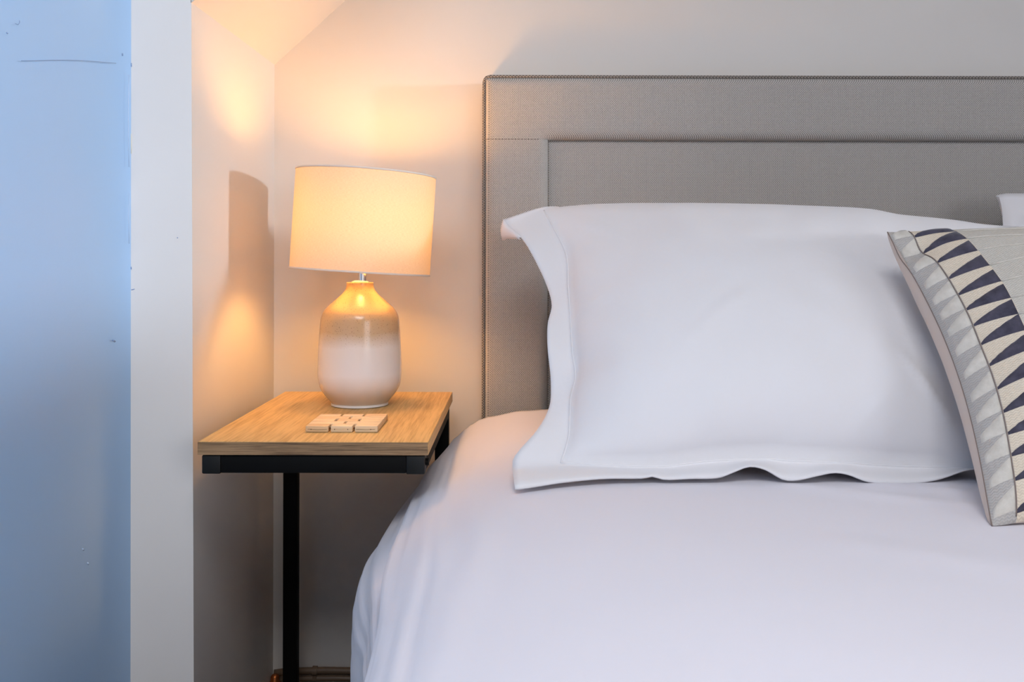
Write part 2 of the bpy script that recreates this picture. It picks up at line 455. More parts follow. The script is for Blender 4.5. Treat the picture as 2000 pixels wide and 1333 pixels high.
def side_pt(y, s):
    k = s * (NP - 1); i = min(NP - 2, int(k)); t = k - i
    pts = []
    for q in (i - 1, i, i + 1, i + 2):
        q = min(NP - 1, max(0, q))
        pts.append((interp([(p[0], p[1][q][0]) for p in prof], y), interp([(p[0], p[1][q][1]) for p in prof], y)))
    def cr(a, b, c, d): return 0.5 * (2 * b + (c - a) * t + (2 * a - 5 * b + 4 * c - d) * t * t + (3 * b - a - 3 * c + d) * t ** 3)
    return cr(*[p[0] for p in pts]), cr(*[p[1] for p in pts])
def duvet_relief(x, y):
    r = 0.006 * nz(x * 2.2, y * 2.2, 1.0) + 0.0022 * nz(x * 6 + 3, y * 5, 2.0)
    # shallow pulls running from the pillow towards the cushion
    for (ax, ay, bx, by, wd, hg) in ((0.36, 1.36, 0.62, 1.20, .022, .0035), (0.48, 1.37, 0.66, 1.27, .016, .003), (0.30, 1.1, 0.62, 0.9, .04, .003), (0.0, 1.5, -0.05, 1.0, .03, .003)):
        dx, dy = bx - ax, by - ay; L2 = dx * dx + dy * dy
        t = ((x - ax) * dx + (y - ay) * dy) / L2
        if -0.1 < t < 1.1:
            d = abs((x - ax) * dy - (y - ay) * dx) / math.sqrt(L2)
            r += hg * math.exp(-(d / wd) ** 2) * math.sin(math.pi * min(1, max(0, (t + .1) / 1.2)))
    return r
NY, NS, NT = 150, 84, 56
XM = 0.845
vs, fs = [], []
ys = [1.975 - (1.975 + 0.02) * (k / NY) for k in range(NY + 1)]
WCOL = NS + NT + NS
for j, y in enumerate(ys):
    row = []
    left = []
    head = ss(2.02, 1.98, y)
    for i in range(NS + 1):
        s = 1 - i / NS
        x, z = side_pt(y, s)
        low = ss(0.62, 0.9, s)
        f = 0.0030 * math.sin(y * 26 + 1.2 + 1.5 * nz(y * 3, 5.0)) + 0.0012 * math.sin(y * 61 + 0.6)
        x += f * low * (0.4 + s)
        # lines that follow the edge of the roll
        x -= 0.0055 * math.exp(-((s - 0.50) / 0.018) ** 2) * ss(0.9, 1.2, y) * ss(1.85, 1.6, y)
        wr = 0.0045 * nz(s * 26 + 0.6 * nz(y * 4, s * 6), y * 2.6, 6.0) + 0.0022 * nz(s * 55, y * 5 + 2, 8.0)
        z += wr * ss(.16, .32, s) * (1 - ss(.8, .95, s)); x -= wr * 0.8 * ss(.4, .5, s)
        z += duvet_relief(x, y) * (1 - low) + 0.002 * math.sin(s * 60 + y * 9) * ss(.4, .5, s) * (1 - ss(.75, .95, s))
        left.append((x, y, rz(z)))
    row += left
    xl = left[-1][0]; zl = 0
    for i in range(1, NT):
        t = i / NT; x = xl + (2 * XM - 2 * xl) * t
        zz = left[-1][2] - duvet_relief(xl, y) + duvet_relief(x, y) + 0.004 * math.sin(math.pi * t)
        row.append((x, y, zz))
    for i in range(NS + 1):
        x, yy, z = left[NS - i]
        xx = 2 * XM - x
        zadj = (duvet_relief(xx, y) - duvet_relief(x, y)) * (1 - ss(.42, .8, i / NS))
        row.append((xx, yy, z + zadj))
    vs += row
n = len(vs) // (NY + 1)
# foot end: hang down
y0 = ys[-1]; last = vs[-n:]
for k, (dy, dz) in enumerate(((-.03, -.012), (-.06, -.04), (-.08, -.09), (-.09, -.16), (-.092, -.26), (-.09, -.36))):
    for (x, y, z) in last:
        zb = min(z, max(rz(-.75), z + dz)) if z > rz(-.75) else z
        vs.append((x, y0 + dy, zb))
R = len(vs) // n
for j in range(R - 1):
    for i in range(n - 1): fs.append((j * n + i, (j + 1) * n + i, (j + 1) * n + i + 1, j * n + i + 1))
duvet = obj('duvet', vs, fs, M['duvet'])
sm = duvet.modifiers.new('thickness', 'SOLIDIFY'); sm.thickness = 0.018; sm.offset = -1
tag(duvet, 'plain white cotton duvet spread over the bed, hanging down the side', 'duvet')

# ------------------------------------------------------------------ bed pillow with flanged edge
PB, PT = (1.405, -0.297), (1.84, 0.108)      # lean line (depth, height rel. to eye)
pl_dir = Vector((0, PT[0] - PB[0], PT[1] - PB[1])).normalized()
pl_n = Vector((0, -pl_dir.z, pl_dir.y))       # towards the viewer and up
pl_o = Vector((0, PB[0], H + PB[1]))
def on_lean(px, py, o=pl_o, nrm=pl_n):
    d = P(px, py, 1.0) - Vector((0, 0, H))
    t = (o - Vector((0, 0, H))).dot(nrm) / d.dot(nrm)
    return Vector((0, 0, H)) + d * t
def build_pillow(name, left_outer, left_seam, right_seam, right_outer, hem, bseam, tseam, touter, yhem, Hf, Hb, curl, shift=Vector((0, 0, 0)), seed=0):
    """grid of pixel-measured seams on the leaning plane; hem row lies on the bed"""
    nfl, nx, ny, nfb = 6, 84, 60, 6
    cols = [('l', k / nfl) for k in range(nfl)] + [('m', k / nx) for k in range(nx + 1)] + [('r', k / nfl) for k in range(1, nfl + 1)]
    rws = [('b', k / nfb) for k in range(nfb)] + [('m', k / ny) for k in range(ny + 1)] + [('t', k / 4) for k in range(1, 5)]
    front, back = [], []
    for rk, rt in rws:
        for ck, ct in cols:
            # first guess of the row's height in the picture, then the column, then refine
            px = 1500.0; py = 700.0
            for it in range(4):
                b0, s0, s1, t1 = interp(hem, px), interp(bseam, px), interp(tseam, px), interp(touter, px)
                py = b0 + (s0 - b0) * rt if rk == 'b' else (s0 + (s1 - s0) * rt if rk == 'm' else s1 + (t1 - s1) * rt)
                lo, ls, rs, ro = interp(left_outer, py), interp(left_seam, py), interp(right_seam, py), interp(right_outer, py)
                px = lo + (ls - lo) * ct if ck == 'l' else (ls + (rs - ls) * ct if ck == 'm' else rs + (ro - rs) * ct)
            p = on_lean(px, py)
            if rk == 'b':
                ph = P(px, py, interp(yhem, px)); p = ph.lerp(p, ss(0, 1, rt))
            if rk == 't': p = p - pl_n * (0.045 * rt * ss(1045, 1230, px)) - Vector((0, 0, 0.012 * rt * ss(1045, 1230, px)))
            hf = hb = 0.0
            if rk == 'm' and ck == 'm':
                a = max(0, 1 - abs(2 * ct - 1) ** 2.4); tt = rt ** 0.9; c = max(0, 1 - abs(2 * tt - 1) ** 2.2)
                e = (a ** 0.62) * (c ** 0.60)
                hf = Hf * e; hb = Hb * e
                rim = ss(0, .12, ct) * ss(0, .12, 1 - ct) * ss(0, .1, rt) * ss(0, .1, 1 - rt)
                hf += rim * (0.006 * nz(ct * 4 + seed, rt * 3, 4.0) + 0.0025 * nz(ct * 11, rt * 8 + seed, 9.0) + 0.0035 * nz(ct * 16 + rt * 5, rt * 4 - ct * 5, 12.0) * (1 - e * 0.55))
                # pulls fanning from the top left corner and into the lower right
                for (cx, cy, ang, ln, wd, hg) in ((0.03, 0.93, -.75, .22, .012, .004), (0.05, 0.97, -.35, .2, .010, .003), (.02, .55, .1, .12, .012, .003),
                                                  (.80, .45, -.95, .45, .020, .009), (.70, .30, -.75, .35, .014, .007), (.86, .38, -.9, .36, .014, .008), (.56, .03, 1.0, .16, .010, .003), (.62, .03, .8, .18, .010, .003), (.22, .3, .6, .4, .03, .005)):
                    dx, dy = (ct - cx) * 1.6, rt - cy
                    u = dx * math.cos(ang) + dy * math.sin(ang); v = -dx * math.sin(ang) + dy * math.cos(ang)
                    if 0 < u < ln: hf += hg * math.sin(math.pi * u / ln) * math.exp(-(v / wd) ** 2)
            else:
                # flange waves out of the plane
                k = (1 - ct) if ck == 'l' else (ct if ck == 'r' else 0)
                if rk == 'm': p = p + pl_n * (0.010 * k * math.sin(rt * 15 + 0.6 + seed))
            # stitched seam: a little valley next to the seam line
            pf = p + pl_n * (hf + 0.0012) + shift; pb = p - pl_n * (hb + 0.0012) + shift
            if rk == 'm': pf.z = max(pf.z, H - 0.302); pb.z = max(pb.z, H - 0.304)
            front.append(pf); back.append(pb)
    nc, nr = len(cols), len(rws)
    vs = front + back; B = len(front); fs = []
    for j in range(nr - 1):
        for i in range(nc - 1):
            fs.append((j * nc + i, j * nc + i + 1, (j + 1) * nc + i + 1, (j + 1) * nc + i))
            fs.append((B + j * nc + i, B + (j + 1) * nc + i, B + (j + 1) * nc + i + 1, B + j * nc + i + 1))
    ring = list(range(nc)) + [j * nc + nc - 1 for j in range(1, nr)] + [(nr - 1) * nc + i for i in range(nc - 2, -1, -1)] + [j * nc for j in range(nr - 2, 0, -1)]
    for k in range(len(ring)):
        a, c = ring[k], ring[(k + 1) % len(ring)]
        fs.append((a, B + a, B + c, c))
    root = empty(name, (0, 0, 0))
    root.location = P(1450, 930, 1.42) + shift
    obj('pillowcase', vs, fs, M['pillow'], root)
    # stitched ridge along the left and bottom seams
    seam = [front[j * nc + nfl] + pl_n * 0.0006 for j in range(nfb, nr - 4)]
    tube('stitch_ridge', seam, 0.0017, M['pillow'], root, 6)
    seam = [front[nfb * nc + i] + pl_n * 0.0004 for i in range(nfl, nc - nfl)]
    tube('stitch_ridge', seam, 0.0012, M['pillow'], root, 6)
    if curl:
        # the flange corner turns back on itself: hem of the back layer
        cv, cf = [], []
        js = [j for j in range(nr) if curl(j / (nr - 1)) is not None]
        for j in js:
            p = front[j * nc]; dx, dy, dp = curl(j / (nr - 1))
            q = p - pl_n * dp + Vector((dx, 0, dy))
            for k in range(5):
                t = k / 4; m_ = p.lerp(q, t) + Vector((-0.004 * math.sin(math.pi * t), 0.002 * t, 0)); cv.append(m_)
        for a in range(len(js) - 1):
            for k in range(4): cf.append((a * 5 + k, a * 5 + k + 1, (a + 1) * 5 + k + 1, (a + 1) * 5 + k))
        o = obj('flange_fold', cv, cf, M['pillow'], root)
        s = o.modifiers.new('thickness', 'SOLIDIFY'); s.thickness = 0.0015
    adopt(root)
    return root
lo = [(380, 975), (430, 984), (462, 1009), (490, 1031), (545, 1066), (590, 1078), (640, 1070), (685, 1070), (740, 1077), (790, 1074), (850, 1048), (893, 1012), (906, 1003), (957, 1008), (975, 1010)]
ls = [(380, 1045), (405, 1058), (450, 1083), (500, 1106), (560, 1110), (630, 1115), (690, 1119), (737, 1125), (780, 1116), (850, 1113), (880, 1106), (905, 1098), (950, 1096)]
rs_ = [(380, 1950), (700, 1965), (950, 1985)]
ro_ = [(380, 1985), (700, 2010), (950, 2040)]
hem = [(980, 957), (1008, 957), (1050, 951), (1100, 943), (1180, 935), (1260, 933.5), (1275, 930), (1300, 936), (1350, 934), (1405, 932), (1435, 921), (1465, 910), (1495, 915), (1532, 935), (1560, 936), (1600, 927), (1632, 921), (1660, 925), (1695, 938), (1740, 942), (1790, 941), (1840, 932), (1900, 913), (2040, 905)]
bs = [(980, 906), (1100, 906), (1290, 911), (1390, 900), (1500, 896), (1540, 899), (1640, 902), (1740, 908), (1900, 911), (2040, 913)]
ts = [(960, 450), (990, 444), (1058, 414), (1110, 403), (1200, 402), (1350, 405), (1480, 408), (1600, 412), (1690, 415), (1745, 423), (1870, 430), (1950, 437), (2040, 442)]
to = [(960, 438), (983, 430), (1058, 405), (1100, 396), (1200, 398), (1350, 402), (1480, 405), (1600, 410), (1690, 412), (1745, 420), (1870, 426), (1950, 432), (2040, 436)]
yh = [(980, 1.315), (1008, 1.315), (1100, 1.335), (1250, 1.355), (1700, 1.358), (2040, 1.37)]
def curl1(v):
    # only near the top corner
    if v < 0.86: return None
    k = (v - 0.86) / 0.14
    return (-0.002 * k, -0.030 * k, 0.012 * k)
pillow = build_pillow('bed_pillow', lo, ls, rs_, ro_, hem, bs, ts, to, yh, 0.115, 0.085, curl1)
tag(pillow, 'large white pillow with a flat flanged border leaning on the headboard', 'pillow')

# ------------------------------------------------------------------ second pillow, its curled corner showing at the right edge
def simple_pillow(name, x0, x1, zb, ht, y_b, y_t, label):
    nfl, nx, ny = 5, 40, 30
    root = empty(name, ((x0 + x1) / 2, y_b + 0.05, H + zb))
    o = Vector((0, y_b, H + zb)); top = Vector((0, y_t, H + zb + ht)); d = top - o
    nn = Vector((0, -d.z, d.y)).normalized()
    fl = 0.055
    xs = [x0 + fl * k / nfl for k in range(nfl)] + [x0 + fl + (x1 - x0 - 2 * fl) * k / nx for k in range(nx + 1)] + [x1 - fl + fl * k / nfl for k in range(1, nfl + 1)]
    fv = fl / d.length
    vv = [fv * k / nfl for k in range(nfl)] + [fv + (1 - 2 * fv) * k / ny for k in range(ny + 1)] + [1 - fv + fv * k / nfl for k in range(1, nfl + 1)]
    fr, bk = [], []
    for v in vv:
        for x in xs:
            s = (x - x0 - fl) / (x1 - x0 - 2 * fl); t = (v - fv) / (1 - 2 * fv)
            p = o + d * v + Vector((x, 0, 0))
            h = 0
            if 0 < s < 1 and 0 < t < 1:
                h = ((1 - abs(2 * s - 1) ** 2.4) ** .6) * ((1 - abs(2 * t - 1) ** 2.2) ** .6)
            else:
                # corner and left flange curl forward
                kl = max(0, -s) * (x1 - x0 - 2 * fl) / fl; kt = max(0, t - 1) * (1 - 2 * fv) / fv
                c = ss(0.55, 1.0, v) * kl
                ang = 1.5 * c
                p = p + Vector((fl * (kl - math.sin(ang) / 1.5 if kl else 0) * ss(.55, 1, v), 0, 0)) + nn * (fl * (1 - math.cos(ang)) / 1.5) - d.normalized() * (0.034 * kl ** 1.5 * ss(.75, 1, v))
            fr.append(p + nn * (0.10 * h + .0012)); bk.append(p - nn * (0.06 * h + .0012))
    nc, nr = len(xs), len(vv); B = len(fr); fs = []
    for j in range(nr - 1):
        for i in range(nc - 1):
            fs.append((j * nc + i, j * nc + i + 1, (j + 1) * nc + i + 1, (j + 1) * nc + i))
            fs.append((B + j * nc + i, B + (j + 1) * nc + i, B + (j + 1) * nc + i + 1, B + j * nc + i + 1))
    ring = list(range(nc)) + [j * nc + nc - 1 for j in range(1, nr)] + [(nr - 1) * nc + i for i in range(nc - 2, -1, -1)] + [j * nc for j in range(nr - 2, 0, -1)]
    for k in range(len(ring)):
        a, c = ring[k], ring[(k + 1) % len(ring)]; fs.append((a, B + a, B + c, c))
    obj('pillowcase', fr + bk, fs, M['pillow'], root)
    adopt(root); tag(root, label, 'pillow')
    return root
simple_pillow('bed_pillow', 0.925, 1.74, -0.307, 0.440, 1.66, 1.95, 'white pillow at the right edge, only its curled corner showing')

# ------------------------------------------------------------------ patterned cushion
cT, cB = P(1733, 450, 1.475), P(1940, 1026, 1.13)
CS = 0.47
cv_ = cT - cB
c_u = Vector((1, 0.06, 0.05)).normalized()
c_n = c_u.cross(cv_.normalized()); c_n.normalize()
if c_n.y > 0: c_n = -c_n
def cush(u, v, side=1):
    """u from left seam to right seam, v from bottom to top"""
    pin = 0.030
    uu = u + pin * math.sin(math.pi * v) * (1 - 2 * u) / CS * 0.9
    vv = v + 0.016 * math.sin(math.pi * u) * (1 - 2 * v) / CS
    p = cB + cv_ * vv + c_u * (CS * uu)
    a = max(0, 1 - abs(2 * u - 1) ** 2.3); c = max(0, 1 - abs(2 * v - 1) ** 2.3)
    if side > 0: h = 0.085 * a ** 0.62 * c ** 0.55
    else: h = -0.078 * a ** 0.26 * c ** 0.36
    if side > 0:
        h += 0.003 * nz(u * 6, v * 7, 3.0) * min(1, 6 * a) * min(1, 6 * c)
        # pinch just below the upper left corner
        h -= 0.016 * math.exp(-((u - .05) / .05) ** 2 - ((v - .90) / .05) ** 2)
    else:
        h += 0.004 * nz(u * 9, v * 10, 7.0) * min(1, 6 * a) * min(1, 6 * c)
    p = p + c_n * h
    p.z = max(p.z, H - 0.309)
    return p
def cnorm(u, v):
    e = 0.004
    u0, u1, v0, v1 = max(0.001, u - e), min(.999, u + e), max(0.001, v - e), min(.999, v + e)
    n_ = (cush(u1, v) - cush(u0, v)).cross(cush(u, v1) - cush(u, v0)).normalized()
    return n_ if n_.dot(c_n) > 0 else -n_
# front fabric: grey outer bands, cream bands, pale centre
def cushion_front_mat():
    m = mat('woven_cushion_front', lin((200, 196, 186)), 0.9, spec=0.15); N, L, b = nodes(m)
    tc = N.new('ShaderNodeTexCoord'); sp = N.new('ShaderNodeSeparateXYZ'); L.new(tc.outputs['UV'], sp.inputs[0])
    u = mth(N, L, 'MINIMUM', sp.outputs[0], mth(N, L, 'SUBTRACT', 1.0, sp.outputs[0]))
    r = N.new('ShaderNodeValToRGB'); r.color_ramp.interpolation = 'CONSTANT'; e = r.color_ramp.elements
    e.new(0.5); e[0].position = 0; e[0].color = lin((182, 177, 172)); e[1].position = 0.060; e[1].color = lin((222, 208, 188)); e[2].position = 0.178; e[2].color = lin((201, 195, 185))
    L.new(u, r.inputs[0])
    # fine zig-zag weave
    kx = mth(N, L, 'MULTIPLY', sp.outputs[0], 500.0); kv = mth(N, L, 'MULTIPLY', sp.outputs[1], 900.0)
    z = mth(N, L, 'SINE', mth(N, L, 'ADD', kv, mth(N, L, 'MULTIPLY', mth(N, L, 'PINGPONG', kx, 3.14), 1.2)))
    n = noise_n(N, L, tc.outputs['UV'], 120, 3)
    mx = N.new('ShaderNodeMix'); mx.data_type = 'RGBA'; mx.blend_type = 'MULTIPLY'; mx.inputs[0].default_value = 0.35
    L.new(r.outputs[0], mx.inputs[6])
    L.new(ramp(N, L, mth(N, L, 'ADD', mth(N, L, 'MULTIPLY', z, 0.25), n), [(0.2, (0.55, 0.55, 0.56, 1)), (0.7, (1, 1, 1, 1))]), mx.inputs[7])
    L.new(mx.outputs[2], b.inputs['Base Color'])
    bump(N, L, b, z, 0.35, 0.0008)
    return m
def velvet(name, col, dark):
    m = mat(name, lin(col), 0.95, spec=0.1); N, L, b = nodes(m)
    b.inputs['Sheen Weight'].default_value = 0.35; b.inputs['Sheen Roughness'].default_value = 0.4
    v = coords(N, L); f = noise_n(N, L, v, 60, 4, 0.6)
    L.new(ramp(N, L, f, [(0.3, lin(dark)), (0.7, lin(col))]), b.inputs['Base Color'])
    bump(N, L, b, noise_n(N, L, v, 900, 2), 0.5, 0.001)
    return m
M['front'] = cushion_front_mat()
M['navy'] = velvet('slate_navy_velvet', (84, 81, 95), (58, 56, 68))
M['pale'] = velvet('pale_stone_velvet', (213, 207, 197), (194, 188, 178))
M['seam'] = mat('brown_seam_thread', lin((128, 112, 104)), 0.9)
cushion = empty('scatter_cushion', P(1990, 1020, 1.2))
tag(cushion, 'square scatter cushion with navy wedges and pale velvet bands at the right edge', 'cushion')
NU = 60
def cgrid(side):
    par = [0.5 - 0.5 * math.cos(math.pi * k / NU) for k in range(NU + 1)]
    vs = [cush(u, v, side) for v in par for u in par]; uv = [(u, v) for v in par for u in par]; fs = []
    n = NU + 1
    for j in range(NU):
        for i in range(NU):
            q = (j * n + i, j * n + i + 1, (j + 1) * n + i + 1, (j + 1) * n + i)
            fs.append(q if side > 0 else q[::-1])
    return vs, fs, uv
v_, f_, uv_ = cgrid(1); obj('front_panel', v_, f_, M['front'], cushion, uvs=uv_)
v_, f_, uv_ = cgrid(-1); obj('back_panel', v_, f_, M['beige_back'], cushion, uvs=uv_)
ROWS = 15
U1, U2 = 0.060, 0.178
def row_v(i, u): return (i + 0.15) / ROWS + 0.01 * math.sin(9 * u + i)
def patch(name, ua, ub, lowf, upf, m, nu=12, nv=4, hgt=0.0022):
    vs, fs = [], []
    for i in range(nu + 1):
        u = ua + (ub - ua) * i / nu; a, c = lowf(u), upf(u)
        for j in range(nv + 1):
            v = a + (c - a) * j / nv
            v = min(.995, max(.005, v))
            e = 1.0 if (0 < j < nv and 0 < i < nu) else -0.15
            vs.append(cush(u, v) + cnorm(u, v) * (hgt * e + 0.0004))
    n = nv + 1
    for i in range(nu):
        for j in range(nv): fs.append((i * n + j, (i + 1) * n + j, (i + 1) * n + j + 1, i * n + j + 1))
    return obj(name, vs, fs, m, cushion)
for i in range(ROWS):
    j0 = random.uniform(-.04, .04)
    jag = lambda u, s=i: 0.0022 * nz(u * 160, s * 3.1)
    # navy wedge: point on the seam, broad end inwards; mirrored on the far side
    for mir in (False, True):
        mu = (lambda u: 1 - u) if mir else (lambda u: u)
        lowf = lambda u, i=i, mu=mu: row_v(i, u)
        upf = lambda u, i=i, mu=mu, j0=j0: row_v(i, u) + (0.10 + (0.86 + j0 - 0.10) * min(1, max(0, (mu(u) - U1) / (U2 - U1))) ** 0.85) / ROWS + jag(u)
        a, c = (U1 + .002, U2) if not mir else (1 - U2, 1 - U1 - .002)
        patch('navy_wedge', a, c, lowf, upf, M['navy'])
        # pale wedge of the outer band
        lowf = lambda u, i=i, mu=mu: row_v(i, u) + 0.16 / ROWS
        lowf2 = lambda u, i=i, mu=mu: row_v(i, u) + (0.12) / ROWS
        upf2 = lambda u, i=i, mu=mu, j0=j0: row_v(i, u) + (0.12 + (0.22 + 0.64 * min(1, max(0, mu(u) / U1)) ** 0.7 + j0)) / ROWS + jag(u)
        a, c = (0.006, U1 - .002) if not mir else (1 - U1 + .002, 0.994)
        patch('pale_wedge', a, c, lowf2, upf2, M['pale'])
    # fine ridge across the pale centre
    pts = []
    for k in range(25):
        u = U2 + (1 - 2 * U2) * k / 24; v = min(.99, max(.01, row_v(i, u) + 0.0))
        pts.append(cush(u, v) + cnorm(u, v) * 0.0006)
    tube('stitch_ridge', pts, 0.0010, M['pale'], cushion, 5)
for us in (U1, 1 - U1):
    tube('seam', [cush(us, 0.01 + 0.98 * k / 60) + cnorm(us, 0.01 + 0.98 * k / 60) * 0.0008 for k in range(61)], 0.0007, M['seam'], cushion, 6)
tube('edge_seam', [cush(0.0, k / 50) for k in range(51)] , 0.0009, M['seam'], cushion, 6)
adopt(cushion)

# ------------------------------------------------------------------ side table
TF, TBK = 1.474, 2.033
tz = P(600, 866, TF).z; tzb = P(600, 892, TF).z
tx0, tx1 = P(387, 866, TF).x, P(838, 866, TF).x
table = empty('side_table', ((tx0 + tx1) / 2, (TF + TBK) / 2, 0))
tag(table, 'narrow side table with an oak top on a black steel frame', 'side table')
box('table_top', tx0, tx1, TF + 0.0012, TBK, tzb, tz, M['oak_top'], table, 0.0008, 1)
box('edge_band', tx0 + .0005, tx1 - .0005, TF, TF + 0.0012, tzb + .0004, tz - .0006, M['oak_edge'], table)
bx0, bx1 = P(394.5, 900, TF).x, P(831, 900, TF).x
bz0 = P(600, 929, TF).z; bz1 = tzb - 0.0008
BW = bz1 - bz0
FY = TF + 0.004
capw = P(431, 900, TF).x - bx0
box('front_rail', bx0 + capw, bx1 - capw, FY, FY + BW, bz0 + .0008, bz1, M['black'], table, 0.0015)
box('corner_cap', bx0, bx0 + capw, FY - .001, FY + BW + .001, bz0 - .0006, bz1, M['plastic'], table, 0.002)
box('corner_cap', bx1 - capw, bx1, FY - .001, FY + BW + .001, bz0 - .0006, bz1, M['plastic'], table, 0.002)
LB = P(570, 1000, TBK).y - 0.012
box('side_rail', bx0, bx0 + BW, FY + BW + .001, LB - BW, bz0, bz1, M['black'], table, 0.0015)
box('side_rail', bx1 - BW, bx1, FY + BW + .001, LB - BW, bz0, bz1, M['black'], table, 0.0015)
for (a, c) in ((bx0, bx0 + BW), (bx1 - BW, bx1)):
    box('leg', a, c, LB - BW, LB, BW, bz1, M['black'], table, 0.0015)
    box('foot_rail', a, c, FY + 0.02, LB, 0.004, BW, M['black'], table, 0.0015)
box('back_rail', bx0 + BW, bx1 - BW, LB - BW, LB, bz0, bz1, M['black'], table, 0.0015)
box('foot_rail', bx0 + BW, bx1 - BW, LB - BW, LB, 0.004, BW, M['black'], table, 0.0015)
for (a, y_) in ((bx0 + BW / 2, FY + .04), (bx1 - BW / 2, FY + .04), (bx0 + BW / 2, LB - BW / 2), (bx1 - BW / 2, LB - BW / 2)):
    lathe('foot', [(0.0, 0.0), (0.011, 0.0), (0.011, 0.004), (0, 0.004)], M['plastic'], table, 16, (a, y_, 0), sharp=30)
# bolt head on the right end
bm = bmesh.new(); bmesh.ops.create_cone(bm, cap_ends=True, segments=12, radius1=0.0055, radius2=0.0055, depth=0.005, matrix=Matrix.Translation((bx1 + 0.0025, FY + BW / 2, (bz0 + bz1) / 2 + .002)) @ Matrix.Rotation(math.pi / 2, 4, 'Y'))
bobj('bolt', bm, M['black'], table)
adopt(table)

# ------------------------------------------------------------------ wooden block trivet on the table
cy0, cy1 = P(0, 846, TF).y, 0
cd = lambda py, z: (H - z) * F / (py - CY)
tyf = cd(846, tz); thk = 0.0100
tyb = cd(809.5, tz + thk)
wx0, wx1 = P(598, 846, tyf).x, P(739, 846, tyf).x
trivet = empty('wooden_trivet', ((wx0 + wx1) / 2, (tyf + tyb) / 2, tz))
tag(trivet, 'small square trivet of linked pale wooden blocks in front of the lamp', 'trivet')
rowsN = 5; rd = (tyb - tyf) / rowsN; gap = 0.0019
for r in range(rowsN):
    ya, yb_ = tyf + r * rd, tyf + (r + 1) * rd
    W_ = wx1 - wx0
    cuts = [0, 1 / 3, 2 / 3, 1] if r % 2 == 0 else [0, 0.5, 1]
    for q in range(len(cuts) - 1):
        a, c = wx0 + W_ * cuts[q], wx0 + W_ * cuts[q + 1]
        dz = random.uniform(-.0002, .0003)
        o = box('wood_block', a + (gap if q else 0), c - (gap if q < len(cuts) - 2 else 0), ya + .0002, yb_ - .0002, tz + .0003, tz + thk + dz,
                M['pine'] if (r + q) % 3 else M['pine2'], trivet, 0.0012, 2)
        if r == 0:
            mid = (a + c) / 2; zz = tz + 0.0048
            for hx in ((a + 0.009,) if q == 0 else ((c - 0.011,) if q == 2 else (mid - .011, mid + .010))):
                bm = bmesh.new(); bmesh.ops.create_cone(bm, cap_ends=True, segments=10, radius1=0.0008, radius2=0.0008, depth=0.0006, matrix=Matrix.Translation((hx, ya + .0001, zz)) @ Matrix.Rotation(math.pi / 2, 4, 'X'))
                bobj('cord_hole', bm, M['cord'], trivet)
            tube('cord', [(a + .004, ya + .0001, zz + .0004), (mid, ya - .0001, zz - .0006), (c - .004, ya + .0001, zz + .0002)], 0.00025, M['cord'] if q != 1 else M['pine'], trivet, 6)
        if q:
            tube('cord', [(a - gap, (ya + yb_) / 2, tz + .005), (a + gap, (ya + yb_) / 2, tz + .005)], 0.0012, M['cord'], trivet, 6)
adopt(trivet)

# ------------------------------------------------------------------ table lamp
LY = 1.85
lx = P(704, 790, LY).x; lz = tz
U = LY / F
lamp = empty('table_lamp', (lx, LY, lz))
tag(lamp, 'lit table lamp with a speckled ombre ceramic base and linen drum shade', 'lamp')
def glaze():
    m = mat('ombre_reactive_glaze', lin((225, 222, 220)), 0.25, spec=0.4); N, L, b = nodes(m)
    tc = N.new('ShaderNodeTexCoord'); sp = N.new('ShaderNodeSeparateXYZ'); L.new(tc.outputs['Object'], sp.inputs[0])
    n = noise_n(N, L, tc.outputs['Object'], 14, 3)
    z0, z1 = lz, lz + 0.226
    h = mth(N, L, 'DIVIDE', mth(N, L, 'SUBTRACT', sp.outputs[2], z0), z1 - z0)
    h2 = mth(N, L, 'ADD', h, mth(N, L, 'MULTIPLY', mth(N, L, 'SUBTRACT', n, 0.5), 0.10))
    base = ramp(N, L, h2, [(0.05, lin((206, 192, 178))), (0.28, lin((232, 228, 226))), (0.50, lin((226, 219, 212))), (0.62, lin((190, 166, 134))), (0.80, lin((184, 154, 110)))])
    vo = N.new('ShaderNodeTexVoronoi'); vo.inputs['Scale'].default_value = 330; L.new(tc.outputs['Object'], vo.inputs['Vector'])
    wn = noise_n(N, L, tc.outputs['Object'], 420, 1)
    dots = mth(N, L, 'MULTIPLY', mth(N, L, 'LESS_THAN', vo.outputs['Distance'], 0.27), mth(N, L, 'GREATER_THAN', wn, 0.53))
    top = ramp(N, L, h2, [(0.48, (0, 0, 0, 1)), (0.64, (1, 1, 1, 1))])
    dots = mth(N, L, 'MULTIPLY', dots, top)
    mx = N.new('ShaderNodeMix'); mx.data_type = 'RGBA'; L.new(mth(N, L, 'MULTIPLY', dots, 0.75), mx.inputs[0]); L.new(base, mx.inputs[6]); mx.inputs[7].default_value = lin((120, 92, 64))
    L.new(mx.outputs[2], b.inputs['Base Color'])
    b.inputs['Coat Weight'].default_value = 0.3; b.inputs['Coat Roughness'].default_value = 0.08
    return m
M['glaze'] = glaze()
M['foot'] = mat('pale_glazed_foot', lin((222, 216, 210)), 0.3)
def hz(py): return (800 - py) * U * 1.0
pr = [(52.0, 3), (56, 8), (63, 16), (71, 26), (77, 37), (80, 50), (81, 66), (80.5, 90), (79.3, 120), (77.3, 150), (75.6, 168), (73.5, 176), (69.5, 184), (63, 192), (54, 200), (45, 208), (36, 216), (30, 223), (27.2, 229), (26.2, 234), (26.0, 238), (25, 239.6), (16, 239.8)]
